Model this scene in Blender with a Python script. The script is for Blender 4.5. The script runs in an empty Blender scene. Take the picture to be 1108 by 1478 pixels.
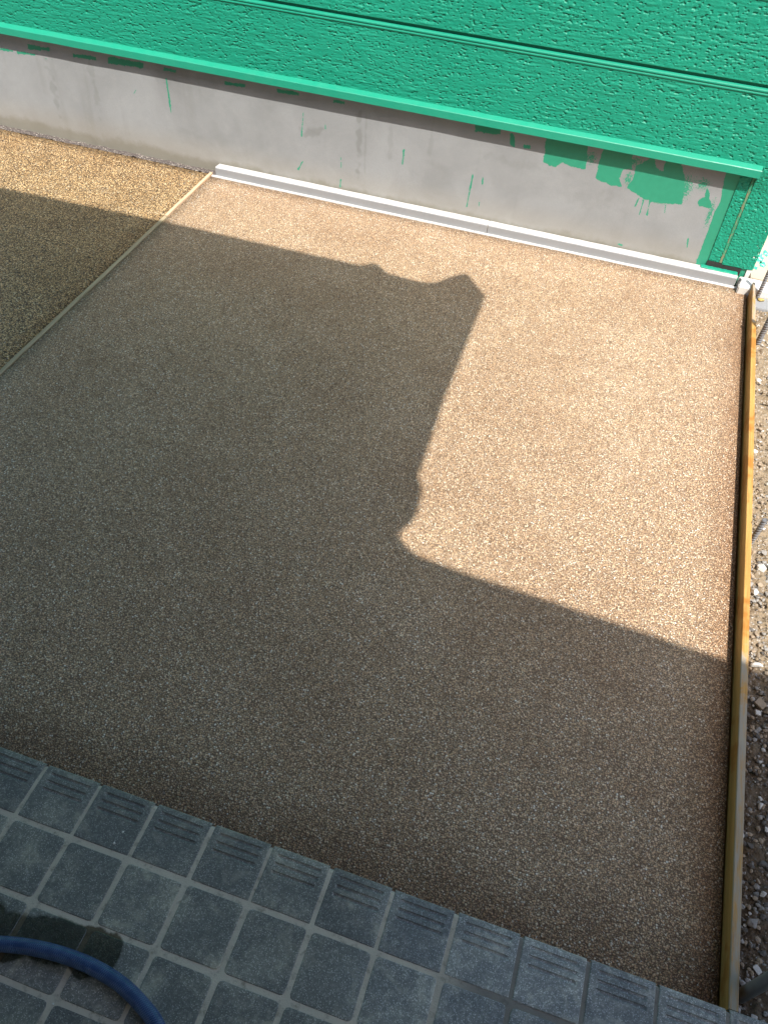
import bpy, bmesh, math, random
import numpy as np
from mathutils import Matrix, Vector
random.seed(4)
S = bpy.context.scene
COL = S.collection

# ------------------------------------------------------------------ camera
R = ((0.9492613783524311, -0.26555218018348786, 0.16847811480497668),
     (0.30938608942762846, 0.692439427463355, -0.651772879892145),
     (0.05641881988416625, 0.6708276074328019, 0.739464155905383))
CAM = (1.1142, -0.6329, 2.1122)
cam = bpy.data.cameras.new('camera'); cam.sensor_fit = 'VERTICAL'; cam.sensor_height = 24
cam.lens = 24 * 1180.5 / 1478; cam.clip_start = .05; cam.clip_end = 9000
co = bpy.data.objects.new('camera', cam); COL.objects.link(co)
m = Matrix(R).to_4x4(); m.translation = CAM; co.matrix_world = m
S.camera = co

# ------------------------------------------------------------------ light
LD = Vector((-.38, .55, -1.0)).normalized()          # the way sunlight travels
w = bpy.data.worlds.new('World'); S.world = w; w.use_nodes = True
nt = w.node_tree; bg = nt.nodes['Background']
sky = nt.nodes.new('ShaderNodeTexSky'); sky.sky_type = 'NISHITA'; sky.sun_disc = False
to = -LD
sky.sun_elevation = math.asin(to.z); sky.sun_rotation = math.atan2(to.x, to.y)
sky.air_density = 1.0; sky.dust_density = 3; sky.ozone_density = 1.0
nt.links.new(sky.outputs[0], bg.inputs[0]); bg.inputs[1].default_value = .15
sl = bpy.data.lights.new('sun', 'SUN'); sl.energy = 4.45; sl.angle = math.radians(.53); sl.color = (1, .95, .88)
so = bpy.data.objects.new('sun', sl); COL.objects.link(so)
so.rotation_euler = LD.to_track_quat('-Z', 'Y').to_euler(); so.location = (3, -4, 8)
S.view_settings.view_transform = 'Standard'; S.view_settings.look = 'None'
S.view_settings.gamma = 1; S.view_settings.use_curve_mapping = False
S.view_settings.exposure = .73
S.render.engine = 'CYCLES'

# ------------------------------------------------------------------ material helpers
class N:
    def __init__(s, name):
        s.m = bpy.data.materials.new(name); s.m.use_nodes = True
        s.t = s.m.node_tree; s.b = s.t.nodes['Principled BSDF']; s.pos = s.node('ShaderNodeNewGeometry').outputs['Position']
    def node(s, t, **k):
        n = s.t.nodes.new(t)
        for a, v in k.items(): setattr(n, a, v)
        return n
    def put(s, sock, v):
        if isinstance(v, bpy.types.NodeSocket): s.t.links.new(v, sock)
        elif v is not None:
            if hasattr(sock.default_value, '__len__') and not hasattr(v, '__len__'): v = (v,)*len(sock.default_value)
            if hasattr(v, '__len__') and len(v) == 3 and len(sock.default_value) == 4: v = (*v, 1)
            sock.default_value = v
    def math(s, op, a, b=None, c=None, clamp=False):
        n = s.node('ShaderNodeMath', operation=op, use_clamp=clamp)
        s.put(n.inputs[0], a)
        if b is not None: s.put(n.inputs[1], b)
        if c is not None: s.put(n.inputs[2], c)
        return n.outputs[0]
    def scale(s, v, k):
        n = s.node('ShaderNodeVectorMath', operation='MULTIPLY'); s.put(n.inputs[0], v); n.inputs[1].default_value = k; return n.outputs[0]
    def noise(s, sc, det=3, rough=.55, vec=None, dist=0, col=False):
        n = s.node('ShaderNodeTexNoise'); s.put(n.inputs['Vector'], s.pos if vec is None else vec)
        n.inputs['Scale'].default_value = sc; n.inputs['Detail'].default_value = det; n.inputs['Roughness'].default_value = rough
        n.inputs['Distortion'].default_value = dist
        return n.outputs['Color' if col else 'Fac']
    def vor(s, sc, feature='F1', rnd=1, vec=None):
        n = s.node('ShaderNodeTexVoronoi', feature=feature); s.put(n.inputs['Vector'], s.pos if vec is None else vec)
        n.inputs['Scale'].default_value = sc; n.inputs['Randomness'].default_value = rnd; return n
    def ramp(s, f, stops, interp='LINEAR'):
        n = s.node('ShaderNodeValToRGB'); s.put(n.inputs[0], f); r = n.color_ramp; r.interpolation = interp
        while len(r.elements) < len(stops): r.elements.new(.5)
        for e, (p, c) in zip(r.elements, stops):
            e.position = p; e.color = (*((c,)*3 if not hasattr(c, '__len__') else c), 1)
        return n.outputs[0]
    def mix(s, f, a, b, mode='MIX'):
        n = s.node('ShaderNodeMix', data_type='RGBA', blend_type=mode); s.put(n.inputs[0], f); s.put(n.inputs[6], a); s.put(n.inputs[7], b); return n.outputs[2]
    def sep(s, v=None):
        n = s.node('ShaderNodeSeparateXYZ'); s.put(n.inputs[0], s.pos if v is None else v); return n.outputs
    def rng(s, v, a, b, c=0., d=1., smooth=True):
        n = s.node('ShaderNodeMapRange', interpolation_type='SMOOTHSTEP' if smooth else 'LINEAR', clamp=True)
        s.put(n.inputs[0], v)
        for i, q in enumerate((a, b, c, d)): n.inputs[i+1].default_value = q
        return n.outputs[0]
    def bump(s, h, dist, strength=1., normal=None):
        n = s.node('ShaderNodeBump'); s.put(n.inputs['Height'], h); n.inputs['Distance'].default_value = dist
        n.inputs['Strength'].default_value = strength
        if normal is not None: s.put(n.inputs['Normal'], normal)
        return n.outputs[0]
    def out(s, col, rough=.7, normal=None, spec=.5, metal=0):
        s.put(s.b.inputs['Base Color'], col); s.put(s.b.inputs['Roughness'], rough)
        s.put(s.b.inputs['Specular IOR Level'], spec); s.put(s.b.inputs['Metallic'], metal)
        if normal is not None: s.put(s.b.inputs['Normal'], normal)
        return s.m

def aggregate(name, cols, matrix, sc, patchcol, edge=None):
    """washed pebble surface: rounded grains of mixed colours set in a cement matrix"""
    n = N(name)
    warp = n.node('ShaderNodeVectorMath', operation='MULTIPLY_ADD')
    n.put(warp.inputs[0], n.noise(60, 2, col=True)); warp.inputs[1].default_value = (.006,)*3; n.put(warp.inputs[2], n.pos)
    big = n.vor(sc, vec=warp.outputs[0]); small = n.vor(sc*1.9, vec=warp.outputs[0])
    def grains(v):
        r = n.sep(v.outputs['Color'])
        return n.ramp(r[0], cols), r[1]
    cb, rb = grains(big); cs, rs = grains(small)
    pick = n.math('GREATER_THAN', rb, .5)
    col = n.mix(pick, cs, cb)
    hb = n.math('SUBTRACT', .8, big.outputs['Distance']); hs = n.math('SUBTRACT', .62, n.math('MULTIPLY', small.outputs['Distance'], .7))
    mh = n.node('ShaderNodeMix', data_type='FLOAT'); n.put(mh.inputs[0], pick); n.put(mh.inputs[2], hs); n.put(mh.inputs[3], hb); h = mh.outputs[0]
    gap = n.rng(h, .16, .42)
    col = n.mix(gap, matrix, col)
    fine = n.noise(900, 2)
    col = n.mix(n.math('MULTIPLY', .5, 1.), col, n.ramp(fine, [(.3, .72), (.7, 1.25)]), 'MULTIPLY')
    big_n = n.noise(1.6, 5, .6); mid_n = n.noise(9, 4, .65)
    col = n.mix(n.rng(big_n, .42, .62, 0, .6), col, n.mix(1., col, patchcol, 'MULTIPLY'))
    col = n.mix(n.rng(mid_n, .5, .75, 0, .45), col, n.mix(1., col, (.74, .66, .58), 'MULTIPLY'))
    col = n.mix(n.rng(n.noise(2.6, 4, .7, vec=n.scale(n.pos, (1, .7, 1))), .5, .68, 0, .6), col, n.mix(1., col, (1.14, 1.19, 1.26), 'MULTIPLY'))
    e = n.sep()
    if edge:
        # cement-rich dirty border along the porch and along the form board
        wob = n.math('MULTIPLY', n.math('SUBTRACT', n.noise(5, 4, .6), .5), .22)
        d = n.rng(n.math('ADD', e[1], wob), .02, .24, .8, 0)
        col = n.mix(d, col, n.mix(1., col, (.50, .40, .34), 'MULTIPLY'))
        d2 = n.rng(n.math('ADD', e[0], n.math('MULTIPLY', wob, .5)), 1.68, 1.83, 0, .75)
        col = n.mix(d2, col, n.mix(1., col, (.66, .56, .5), 'MULTIPLY'))
    nb = n.bump(h, .0052, .95)
    nb = n.bump(n.noise(14, 4), .004, .35, nb)
    return n.out(col, n.rng(n.noise(300, 1), .3, .7, .38, .7), nb, .45)

M = {}
M['tan'] = aggregate('tan_aggregate', [(0, (.30, .19, .11)), (.18, (.56, .365, .205)), (.45, (.73, .495, .29)), (.72, (.83, .59, .365)), (.9, (.94, .79, .57)), (1, (.98, .93, .82))], (.205, .13, .078), 178, (.84, .80, .77), True)
M['ochre'] = aggregate('ochre_aggregate', [(0, (.12, .07, .032)), (.2, (.50, .31, .14)), (.5, (.76, .50, .23)), (.8, (.86, .61, .32)), (.94, (.93, .76, .48)), (1, (.40, .36, .30))], (.065, .038, .018), 150, (.72, .66, .58))

def concrete(name, base, dark, attr=False):
    n = N(name)
    a = n.noise(3.5, 6, .62, dist=.4); b = n.noise(22, 5, .7); c = n.noise(260, 2)
    col = n.mix(n.rng(a, .3, .72), dark, base)
    col = n.mix(n.rng(b, .45, .75, 0, .35), col, n.mix(1., col, (1.12, 1.11, 1.08), 'MULTIPLY'))
    col = n.mix(.5, col, n.ramp(c, [(.3, .9), (.7, 1.08)]), 'MULTIPLY')
    e = n.sep()
    rough = .82
    if attr:
        # rain and formwork streaks, damp tide line at the foot, trowel marks
        st = n.noise(7, 3, .6, vec=n.scale(n.pos, (1, 1, .08)))
        col = n.mix(n.rng(n.noise(1.8, 5, .65, dist=.8), .5, .62, 0, .5), col, n.mix(1., col, (.86, .86, .85), 'MULTIPLY'))
        col = n.mix(n.rng(st, .56, .72, 0, .5), col, n.mix(1., col, (.78, .77, .74), 'MULTIPLY'))
        wav = n.math('MULTIPLY', n.math('SUBTRACT', n.noise(4, 6, .75), .42), .13)
        foot = n.rng(n.math('SUBTRACT', e[2], wav), .024, .062, .8, 0)
        col = n.mix(foot, col, n.mix(1., col, (.60, .58, .50), 'MULTIPLY'))
        sc = n.noise(16, 5, .75, vec=n.scale(n.pos, (1, 1, 1.8)), dist=1.6)
        col = n.mix(n.rng(sc, .62, .68, 0, .28), col, n.mix(1., col, (.8, .8, .78), 'MULTIPLY'))
        dust = n.rng(e[2], .04, .2, .25, 0)
        col = n.mix(dust, col, (.36, .30, .20))
        at = n.node('ShaderNodeAttribute', attribute_name='stain')
        col = n.mix(n.math('MULTIPLY', at.outputs['Fac'], .6, clamp=True), col, n.mix(1., col, (.70, .70, .67), 'MULTIPLY'))
        at = n.node('ShaderNodeAttribute', attribute_name='paint')     # green overspill, brushed
        br = n.math('MULTIPLY', n.math('SUBTRACT', n.noise(26, 6, .8, vec=n.scale(n.pos, (1, 1, .45))), .47), .038)
        pm = n.math('GREATER_THAN', n.math('ADD', at.outputs['Fac'], br), 0.)
        at2 = n.node('ShaderNodeAttribute', attribute_name='dry')
        dr = n.math('GREATER_THAN', n.noise(170, 3, .8, vec=n.scale(n.pos, (1, 1, .7))), n.math('SUBTRACT', .74, n.math('MULTIPLY', at2.outputs['Fac'], .31)))
        dr = n.math('MULTIPLY', dr, n.math('GREATER_THAN', at2.outputs['Fac'], .03))
        pm = n.math('MAXIMUM', pm, dr)
        gcol = n.mix(n.noise(40, 3), (.022, .225, .135), (.03, .275, .17))
        col = n.mix(pm, col, gcol)
        rough = n.rng(pm, 0, 1, .85, .45, False)
        hgt = n.math('ADD', n.math('MULTIPLY', b, .4), n.math('MULTIPLY', pm, .12))
        return n.out(col, rough, n.bump(n.math('ADD', hgt, n.math('MULTIPLY', c, .08)), .002, .6), .4)
    return n.out(col, rough, n.bump(n.math('ADD', b, n.math('MULTIPLY', c, .3)), .002, .5), .3)
M['concrete'] = concrete('foundation_concrete', (.275, .288, .295), (.228, .238, .242), True)
M['path'] = concrete('beige_concrete', (.50, .43, .33), (.40, .34, .26))
M['block'] = concrete('white_concrete', (.66, .65, .62), (.55, .54, .51))

def green(name, k=1., fine=.0007):
    n = N(name)
    c = n.mix(n.noise(2.2, 4), (.007*k, .215*k, .134*k), (.012*k, .258*k, .163*k))
    c = n.mix(n.rng(n.noise(30, 4, .7), .6, .8, 0, .3), c, (.022, .29, .19))
    vv = n.scale(n.pos, (1, 1, 3))
    h = n.math('ADD', n.noise(120, 4, .65, vec=vv), n.math('MULTIPLY', n.noise(500, 2), .25))
    return n.out(c, n.rng(n.noise(25, 3), .3, .7, .4, .55), n.bump(h, fine*2.5, .6), .3)
M['green'] = green('green_paint'); M['greenflat'] = green('green_metal_paint', 1.12, .0001); M['greenflat'].node_tree.nodes['Principled BSDF'].inputs['Specular IOR Level'].default_value = .6
n = N('green_brown_worn'); c = n.mix(n.rng(n.noise(90, 4, .7, vec=n.scale(n.pos, (1, 1, .3))), .45, .62), (.025, .25, .14), (.20, .19, .11))
M['seal'] = n.out(c, .5, n.bump(n.noise(200, 3), .001, .5))
n = N('grey_cap'); c = n.mix(n.noise(8, 4), (.48, .475, .46), (.57, .565, .55)); c = n.mix(n.rng(n.noise(45, 5, .75), .56, .66, 0, .5), c, (.36, .32, .27))
M['ledge'] = n.out(c, .62, n.bump(n.noise(300, 3), .0005, .5), .5)
n = N('ledge_front_shaded'); c = n.mix(n.noise(5, 4, vec=n.scale(n.pos, (1, 1, .2))), (.225, .235, .245), (.29, .295, .30)); c = n.mix(n.rng(n.noise(60, 5, .75), .6, .68, 0, .5), c, (.22, .21, .19))  # front painted darker than the cap for its weaker sunlight
M['ledgeface'] = n.out(c, .5, n.bump(n.noise(200, 3), .0005, .5), .5)
n = N('gap_shade_black'); M['dark'] = n.out((.02, .019, .018), .9)

# wood of the form board
n = N('form_board_wood')
g = n.noise(30, 5, .65, vec=n.scale(n.pos, (6, .18, 6)), dist=.6); g2 = n.noise(140, 3, .6, vec=n.scale(n.pos, (6, .06, 6)))
c = n.ramp(g, [(.25, (.34, .175, .045)), (.5, (.50, .275, .075)), (.75, (.60, .37, .13))])
c = n.mix(.6, c, n.ramp(g2, [(.3, .7), (.7, 1.2)]), 'MULTIPLY')
blot = n.noise(4, 4, .7, vec=n.scale(n.pos, (1, .9, 1)))
c = n.mix(n.rng(blot, .52, .6, 0, .75), c, n.mix(1., c, (.78, .55, .28), 'MULTIPLY'))
e = n.sep()
wob = n.math('MULTIPLY', n.math('SUBTRACT', n.noise(9, 4, .7), .5), .35)
yy = n.math('ADD', e[1], wob)
def band(a, b, k): return n.math('MULTIPLY', n.rng(yy, a-.03, a+.03), n.rng(yy, b-.03, b+.03, k, 0))
g3 = n.math('MAXIMUM', n.math('MAXIMUM', band(.90, 1.0, .95), band(-.5, .84, .9)), band(2.88, 3.6, .85))
g3 = n.math('MULTIPLY', g3, n.rng(e[2], .052, .058))
c = n.mix(n.math('MULTIPLY', g3, n.rng(n.noise(30, 4, .7, vec=n.scale(n.pos, (3, .3, 3))), .3, .6)), c, (.36, .33, .27))
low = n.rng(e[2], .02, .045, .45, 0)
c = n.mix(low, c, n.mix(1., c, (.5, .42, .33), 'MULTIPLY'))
M['wood'] = n.out(c, .62, n.bump(n.math('ADD', g, n.math('MULTIPLY', g2, .5)), .0015, .6), .3)
n = N('joint_strip_wood'); g = n.noise(25, 5, .7, vec=n.scale(n.pos, (4, .2, 4)))
e = n.sep()
c = n.mix(n.rng(e[1], 2.74, 2.76), n.ramp(g, [(.3, (.33, .26, .16)), (.7, (.47, .39, .26))]), n.ramp(g, [(.3, (.55, .36, .22)), (.7, (.68, .49, .33))]))
M['strip'] = n.out(c, .7, n.bump(g, .001, .6), .3)

# porch tiles: charcoal body, pale flecks, chalky bloom, one wet patch round the hose
WET = [(.10, -.31), (.19, -.303), (.256, -.296), (.299, -.309), (.345, -.286), (.408, -.289), (.463, -.282), (.486, -.296), (.521, -.306), (.529, -.328), (.50, -.372), (.463, -.368), (.374, -.385), (.338, -.41), (.288, -.46), (.10, -.50)]
def wet_mask(n):
    """blobs that together cover the spilled water"""
    e = n.sep(); wob = n.noise(28, 4, .6, col=True)
    wv = n.node('ShaderNodeVectorMath', operation='MULTIPLY_ADD'); n.put(wv.inputs[0], wob); wv.inputs[1].default_value = (.03, .03, 0); 
    n.put(wv.inputs[2], n.pos)
    acc = None
    for x, y, rx, ry in ((.20, -.385, .10, .085), (.30, -.365, .06, .05), (.385, -.345, .07, .05), (.46, -.32, .05, .035), (.505, -.33, .035, .045), (.12, -.42, .12, .12), (.47, -.36, .04, .03)):
        s_ = n.node('ShaderNodeVectorMath', operation='SUBTRACT'); n.put(s_.inputs[0], wv.outputs[0]); s_.inputs[1].default_value = (x+.015, y+.015, .15)
        q_ = n.scale(s_.outputs[0], (1/rx, 1/ry, 0)); l_ = n.node('ShaderNodeVectorMath', operation='LENGTH'); n.put(l_.inputs[0], q_)
        acc = l_.outputs['Value'] if acc is None else n.math('SMOOTH_MIN', acc, l_.outputs['Value'], .25)
    return n.rng(acc, .86, 1.04, 1, 0)
n = N('charcoal_tile')
inf = n.node('ShaderNodeObjectInfo').outputs['Random']
fl = n.vor(360); flr = n.sep(fl.outputs['Color'])
c = n.mix(n.noise(6, 4), (.066, .073, .070), (.125, .134, .126))
c = n.mix(n.math('MULTIPLY', n.math('GREATER_THAN', flr[0], .66), n.rng(fl.outputs['Distance'], .15, .55, .7, 0)), c, (.40, .42, .42))
c = n.mix(n.rng(n.noise(330, 3, .8, dist=1.2), .54, .66, 0, .7), c, (.27, .285, .275))
c = n.mix(n.rng(n.noise(95, 4, .75), .5, .7, 0, .55), c, (.22, .23, .215))
c = n.mix(n.rng(n.noise(13, 5, .75, dist=.5), .5, .68, 0, .6), c, (.24, .24, .205))
c = n.mix(n.rng(inf, 0, 1, 0, .8, False), c, n.mix(1., c, (.62, .64, .68), 'MULTIPLY'))
e = n.sep()
c = n.mix(n.rng(n.math('ADD', e[0], n.math('MULTIPLY', n.noise(3, 3), .4)), 1.15, 1.5, 0, .6), c, n.mix(1., c, (1.1, 1.18, 1.38), 'MULTIPLY'))
c = n.mix(1., c, (1.92, 1.83, 1.68), 'MULTIPLY')
wm = wet_mask(n); c = n.mix(wm, c, n.mix(1., c, (.25, .27, .23), 'MULTIPLY'))
rg = n.math('MULTIPLY', n.rng(n.noise(30, 4), .3, .7, .45, .7), n.math('SUBTRACT', 1, n.math('MULTIPLY', wm, .55)))
c = n.mix(n.rng(n.noise(8, 6, .78), .46, .60, 0, .8), c, n.mix(1., c, (1.6, 1.55, 1.45), 'MULTIPLY'))
M['tile'] = n.out(c, rg, n.bump(n.math('ADD', n.noise(380, 3), n.math('MULTIPLY', n.noise(60, 3), .8)), .0009, .8), .5)
n = N('grout'); c = n.mix(n.noise(25, 5, .7), (.52, .47, .38), (.74, .68, .54))
c = n.mix(n.rng(n.noise(40, 6, .75), .5, .68, 0, .7), c, (.24, .21, .155))
e = n.sep(); c = n.mix(n.rng(e[0], 1.15, 1.3, 0, .75), c, (.12, .12, .115))
wm = wet_mask(n); c = n.mix(wm, c, n.mix(1., c, (.22, .2, .16), 'MULTIPLY'))
M['grout'] = n.out(c, .85, n.bump(n.noise(300, 4), .0012, .8), .3)

n = N('braided_hose')
tc = n.node('ShaderNodeUVMap').outputs[0]; u = n.sep(tc)
def helix(s): return n.math('ABSOLUTE', n.math('SUBTRACT', n.math('FRACT', n.math('ADD', n.math('MULTIPLY', u[0], 230), n.math('MULTIPLY', u[1], 7*s))), .5))
th = n.math('MAXIMUM', n.rng(helix(1), .36, .46), n.rng(helix(-1), .40, .48))
c = n.mix(n.noise(20, 3), (.016, .042, .118), (.030, .075, .20)); c = n.mix(n.math('MULTIPLY', th, n.rng(n.noise(45, 3), .35, .6, .15, .6)), c, (.20, .30, .48))
c = n.mix(n.rng(n.noise(50, 4, .7), .58, .75, 0, .35), c, (.16, .19, .22))
M['hose'] = n.out(c, n.rng(n.noise(30), .3, .7, .26, .45), n.bump(th, .0002, .3), .5)
n = N('steel_rebar'); c = n.mix(n.rng(n.noise(60, 4, .7), .45, .65), (.17, .175, .185), (.15, .12, .10))
M['rebar'] = n.out(c, .5, n.bump(n.noise(300, 3), .0006, .6), .5, .1)
n = N('pipe_grey'); c = n.mix(n.noise(30, 4), (.16, .165, .17), (.26, .265, .27)); M['pipe'] = n.out(c, .42, n.bump(n.noise(200, 3), .0003, .5), .5, .3)

n = N('shadow_notch_dark'); M['clip'] = n.out(n.mix(n.noise(90, 4), (.07, .07, .07), (.13, .125, .12)), .6)
def rock(name, a, b):
    n = N(name); r = n.node('ShaderNodeObjectInfo').outputs['Random']
    c = n.mix(n.noise(90, 5, .7), a, b)
    return n.out(c, .85, n.bump(n.noise(220, 4, .7), .002, .8), .3)
M['rock_pale'] = rock('pale_stone', (.48, .46, .42), (.66, .64, .6)); M['rock_grey'] = rock('grey_stone', (.23, .215, .195), (.36, .345, .32))
M['rock_dark'] = rock('dark_stone', (.09, .083, .075), (.17, .16, .145)); M['rock_brown'] = rock('brown_stone', (.26, .20, .14), (.42, .34, .25))
n = N('gravelly_soil'); v = n.vor(140); vr = n.sep(v.outputs['Color'])
c = n.mix(n.noise(12, 5, .7), (.22, .165, .105), (.38, .30, .20))
c = n.mix(n.math('MULTIPLY', n.math('GREATER_THAN', vr[0], .45), n.rng(v.outputs['Distance'], .3, .55, .9, 0)), c, n.ramp(vr[1], [(0, (.16, .12, .09)), (.5, (.36, .30, .23)), (.85, (.5, .46, .4)), (1, (.62, .6, .55))]))
c = n.mix(n.rng(n.noise(500, 2), .3, .7, 0, .35), c, (.12, .09, .06))
ee = n.sep(); porch_shade = n.rng(n.math('ADD', ee[1], n.math('MULTIPLY', n.math('SUBTRACT', n.noise(5, 4, .7), .5), .8)), .75, 1.15, .85, 0)  # soil colour darkened near the porch, where the roof's shade falls
c = n.mix(porch_shade, c, n.mix(1., c, (.42, .40, .40), 'MULTIPLY'))
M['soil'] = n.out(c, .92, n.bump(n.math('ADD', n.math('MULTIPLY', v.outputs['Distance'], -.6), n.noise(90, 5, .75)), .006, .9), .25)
n = N('scattered_grit'); M['grit'] = n.out(n.ramp(n.vor(180).outputs['Color'], [(0, (.45, .33, .2)), (.5, (.75, .66, .52)), (1, (.92, .89, .82))]), .75, None, .3)
n = N('joint_filler'); c = n.mix(n.noise(120, 4, .7), (.06, .05, .048), (.13, .11, .10))
c = n.mix(n.math('GREATER_THAN', n.noise(160, 3, .7, vec=n.scale(n.pos, (.5, 1.4, 1))), .60), c, (.55, .50, .43))
M['filler'] = n.out(c, .9, n.bump(n.noise(150, 4), .006, .9), .2)
n = N('white_plaster'); M['plaster'] = n.out(n.mix(n.noise(3, 4), (.58, .55, .50), (.66, .63, .58)), .85, n.bump(n.noise(120, 4), .002, .5))
n = N('roof_tile'); M['roof'] = n.out(n.mix(n.noise(8, 4), (.07, .07, .075), (.12, .12, .125)), .5)
n = N('dirt_ground'); M['dirt'] = n.out(n.mix(n.noise(.8, 6, .7), (.16, .13, .09), (.28, .23, .17)), .95, n.bump(n.noise(30, 5), .03, .6))
n = N('mortar_crumb'); M['crumb'] = n.out((.75, .74, .70), .8)
n = N('mustard_putty'); M['mustard'] = n.out(n.mix(n.noise(80, 4), (.30, .22, .05), (.48, .38, .14)), .7, n.bump(n.noise(100, 4), .003, .7))
n = N('path_paint'); M['pathpaint'] = n.out(n.mix(n.rng(n.noise(80, 4, .7), .5, .62), (.04, .42, .26), (.55, .68, .55)), .5)

# ------------------------------------------------------------------ object helpers
def link(name, me, mat=None, parent=None, loc=None, **props):
    o = bpy.data.objects.new(name, me); COL.objects.link(o)
    if me is not None and mat is not None and not me.materials: me.materials.append(mat)
    if parent: o.parent = parent
    if loc: o.location = loc
    for k, v in props.items(): o[k] = v
    return o
def mesh(name, V, F, smooth=False):
    me = bpy.data.meshes.new(name); me.from_pydata([tuple(v) for v in V], [], F); me.update()
    if smooth: me.polygons.foreach_set('use_smooth', [True]*len(me.polygons))
    return me
def from_bm(name, bm, smooth=False):
    bmesh.ops.recalc_face_normals(bm, faces=bm.faces)
    me = bpy.data.meshes.new(name); bm.to_mesh(me); bm.free()
    if smooth: me.polygons.foreach_set('use_smooth', [True]*len(me.polygons))
    return me
def box(x0, x1, y0, y1, z0, z1, bev=0., name='box'):
    bm = bmesh.new(); bmesh.ops.create_cube(bm, size=1)
    for v in bm.verts: v.co = Vector(((x0+x1)/2+v.co.x*(x1-x0), (y0+y1)/2+v.co.y*(y1-y0), (z0+z1)/2+v.co.z*(z1-z0)))
    if bev: bmesh.ops.bevel(bm, geom=bm.edges[:], offset=bev, segments=2, affect='EDGES')
    return from_bm(name, bm)
def extrude_x(profile, x0, x1, name, nseg=1, jig=0., seed=0):
    """profile (y, z) polygon drawn along x, in segments that may wander slightly"""
    r = random.Random(seed); V = []; F = []; k = len(profile)
    for i in range(nseg+1):
        x = x0+(x1-x0)*i/nseg; dy = r.uniform(-jig, jig); dz = r.uniform(-jig, jig)
        V += [(x, y+dy, z+dz) for y, z in profile]
    for i in range(nseg):
        for j in range(k):
            a = i*k+j; b = i*k+(j+1) % k; F.append((a, b, b+k, a+k))
    F.append(tuple(range(k))[::-1]); F.append(tuple(nseg*k+j for j in range(k)))
    bm = bmesh.new(); me = mesh(name, V, F); bm.from_mesh(me); bpy.data.meshes.remove(me)
    return from_bm(name, bm)
def grid_mesh(name, P, smooth=True):
    """P: (ny, nx, 3) numpy points"""
    ny, nx, _ = P.shape; me = bpy.data.meshes.new(name)
    me.vertices.add(nx*ny); me.vertices.foreach_set('co', P.reshape(-1).astype(np.float32))
    i = np.arange(nx*ny).reshape(ny, nx); q = np.stack([i[:-1, :-1], i[:-1, 1:], i[1:, 1:], i[1:, :-1]], -1).reshape(-1, 4)
    me.loops.add(q.size); me.loops.foreach_set('vertex_index', q.reshape(-1).astype(np.int32))
    me.polygons.add(len(q)); me.polygons.foreach_set('loop_start', np.arange(0, q.size, 4, dtype=np.int32))
    me.update(calc_edges=True)
    if smooth: me.polygons.foreach_set('use_smooth', np.ones(len(q), bool))
    return me
def fnoise(nz, nx, dz, dx, lz, lx, seed):
    """smooth random field with correlation lengths lz, lx (metres), unit variance"""
    g = np.random.RandomState(seed).standard_normal((nz, nx))
    fz = np.fft.fftfreq(nz, dz)[:, None]; fx = np.fft.rfftfreq(nx, dx)[None]
    h = np.fft.irfft2(np.fft.rfft2(g)*np.exp(-2*math.pi**2*((fz*lz)**2+(fx*lx)**2)), s=(nz, nx))
    return (h-h.mean())/h.std()
def sst(x, a, b): t = np.clip((x-a)/(b-a), 0, 1); return t*t*(3-2*t)

# ------------------------------------------------------------------ ground and slabs
link('ground', mesh('ground', [(-3000, -3000, -.12), (3000, -3000, -.12), (3000, 3000, -.12), (-3000, 3000, -.12)], [(0, 1, 2, 3)]), M['dirt'], kind='structure')
YW = 3.305                                              # face of the foundation wall
# tan slab: gently uneven sheet with a real edge
def slab(name, x0, x1, y0, y1, z, mat, amp, seed):
    nx, ny = int((x1-x0)/.04)+1, int((y1-y0)/.04)+1
    X, Y = np.meshgrid(np.linspace(x0, x1, nx), np.linspace(y0, y1, ny))
    Z = z+amp*fnoise(ny, nx, .04, .04, .14, .14, seed); Z[0] = Z[-1] = -.1; Z[:, 0] = Z[:, -1] = -.1
    X[:, 1] = x0+.0015; X[:, -2] = x1-.0015; Y[1] = y0+.0015; Y[-2] = y1-.0015; Z[:, 1] = np.where(Z[:, 1] > -.09, z, Z[:, 1])
    return link(name, grid_mesh(name, np.stack([X, Y, Z], -1)), mat, kind='structure')
slab('aggregate_pavement', -1.008, 1.829, -.02, 3.238, 0, M['tan'], .0008, 1)
slab('ochre_pavement', -4.2, -1.032, -.02, 3.262, -.003, M['ochre'], .0012, 2)
rough = grid_mesh('filler', (lambda X, Y, Z: np.stack([X, Y, Z], -1))(*(lambda X, Y: (X, Y, -.004+.0016*fnoise(9, 800, .005, .004, .005, .008, 3)))(*np.meshgrid(np.linspace(-4.2, -.985, 800), np.linspace(3.263, YW+.002, 9)))))
link('joint_filler', rough, M['filler'], label='rough dark mortar joint between the ochre pavement and the concrete wall', category='joint')
# gravelly soil to the right of the board
nx, ny = 210, 900
X, Y = np.meshgrid(1.856+np.linspace(0, 1, nx)**1.7*3.4, np.linspace(-.03, 3.9, ny))
sp = fnoise(ny, nx, .0044, .006, .006, .006, 5)*.0035+fnoise(ny, nx, .0044, .006, .03, .03, 6)*.005
Z = -.004+sp*sst(X, 1.856, 1.875)-.02*sst(X, 2.2, 4)+.0
Z = np.where((Y > 3.10), np.minimum(Z, .008), Z)
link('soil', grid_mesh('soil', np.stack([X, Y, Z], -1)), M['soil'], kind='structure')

# ------------------------------------------------------------------ the green building
bld = link('green_building', None, loc=(0, YW, 0), label='building with green textured siding above a grey concrete foundation', category='building')
def part(name, me, mat, parent=bld, **p):
    o = link(name, me, mat, parent, **p)
    if parent is bld: o.matrix_parent_inverse = Matrix.Translation((0, -YW, 0))
    return o
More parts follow.
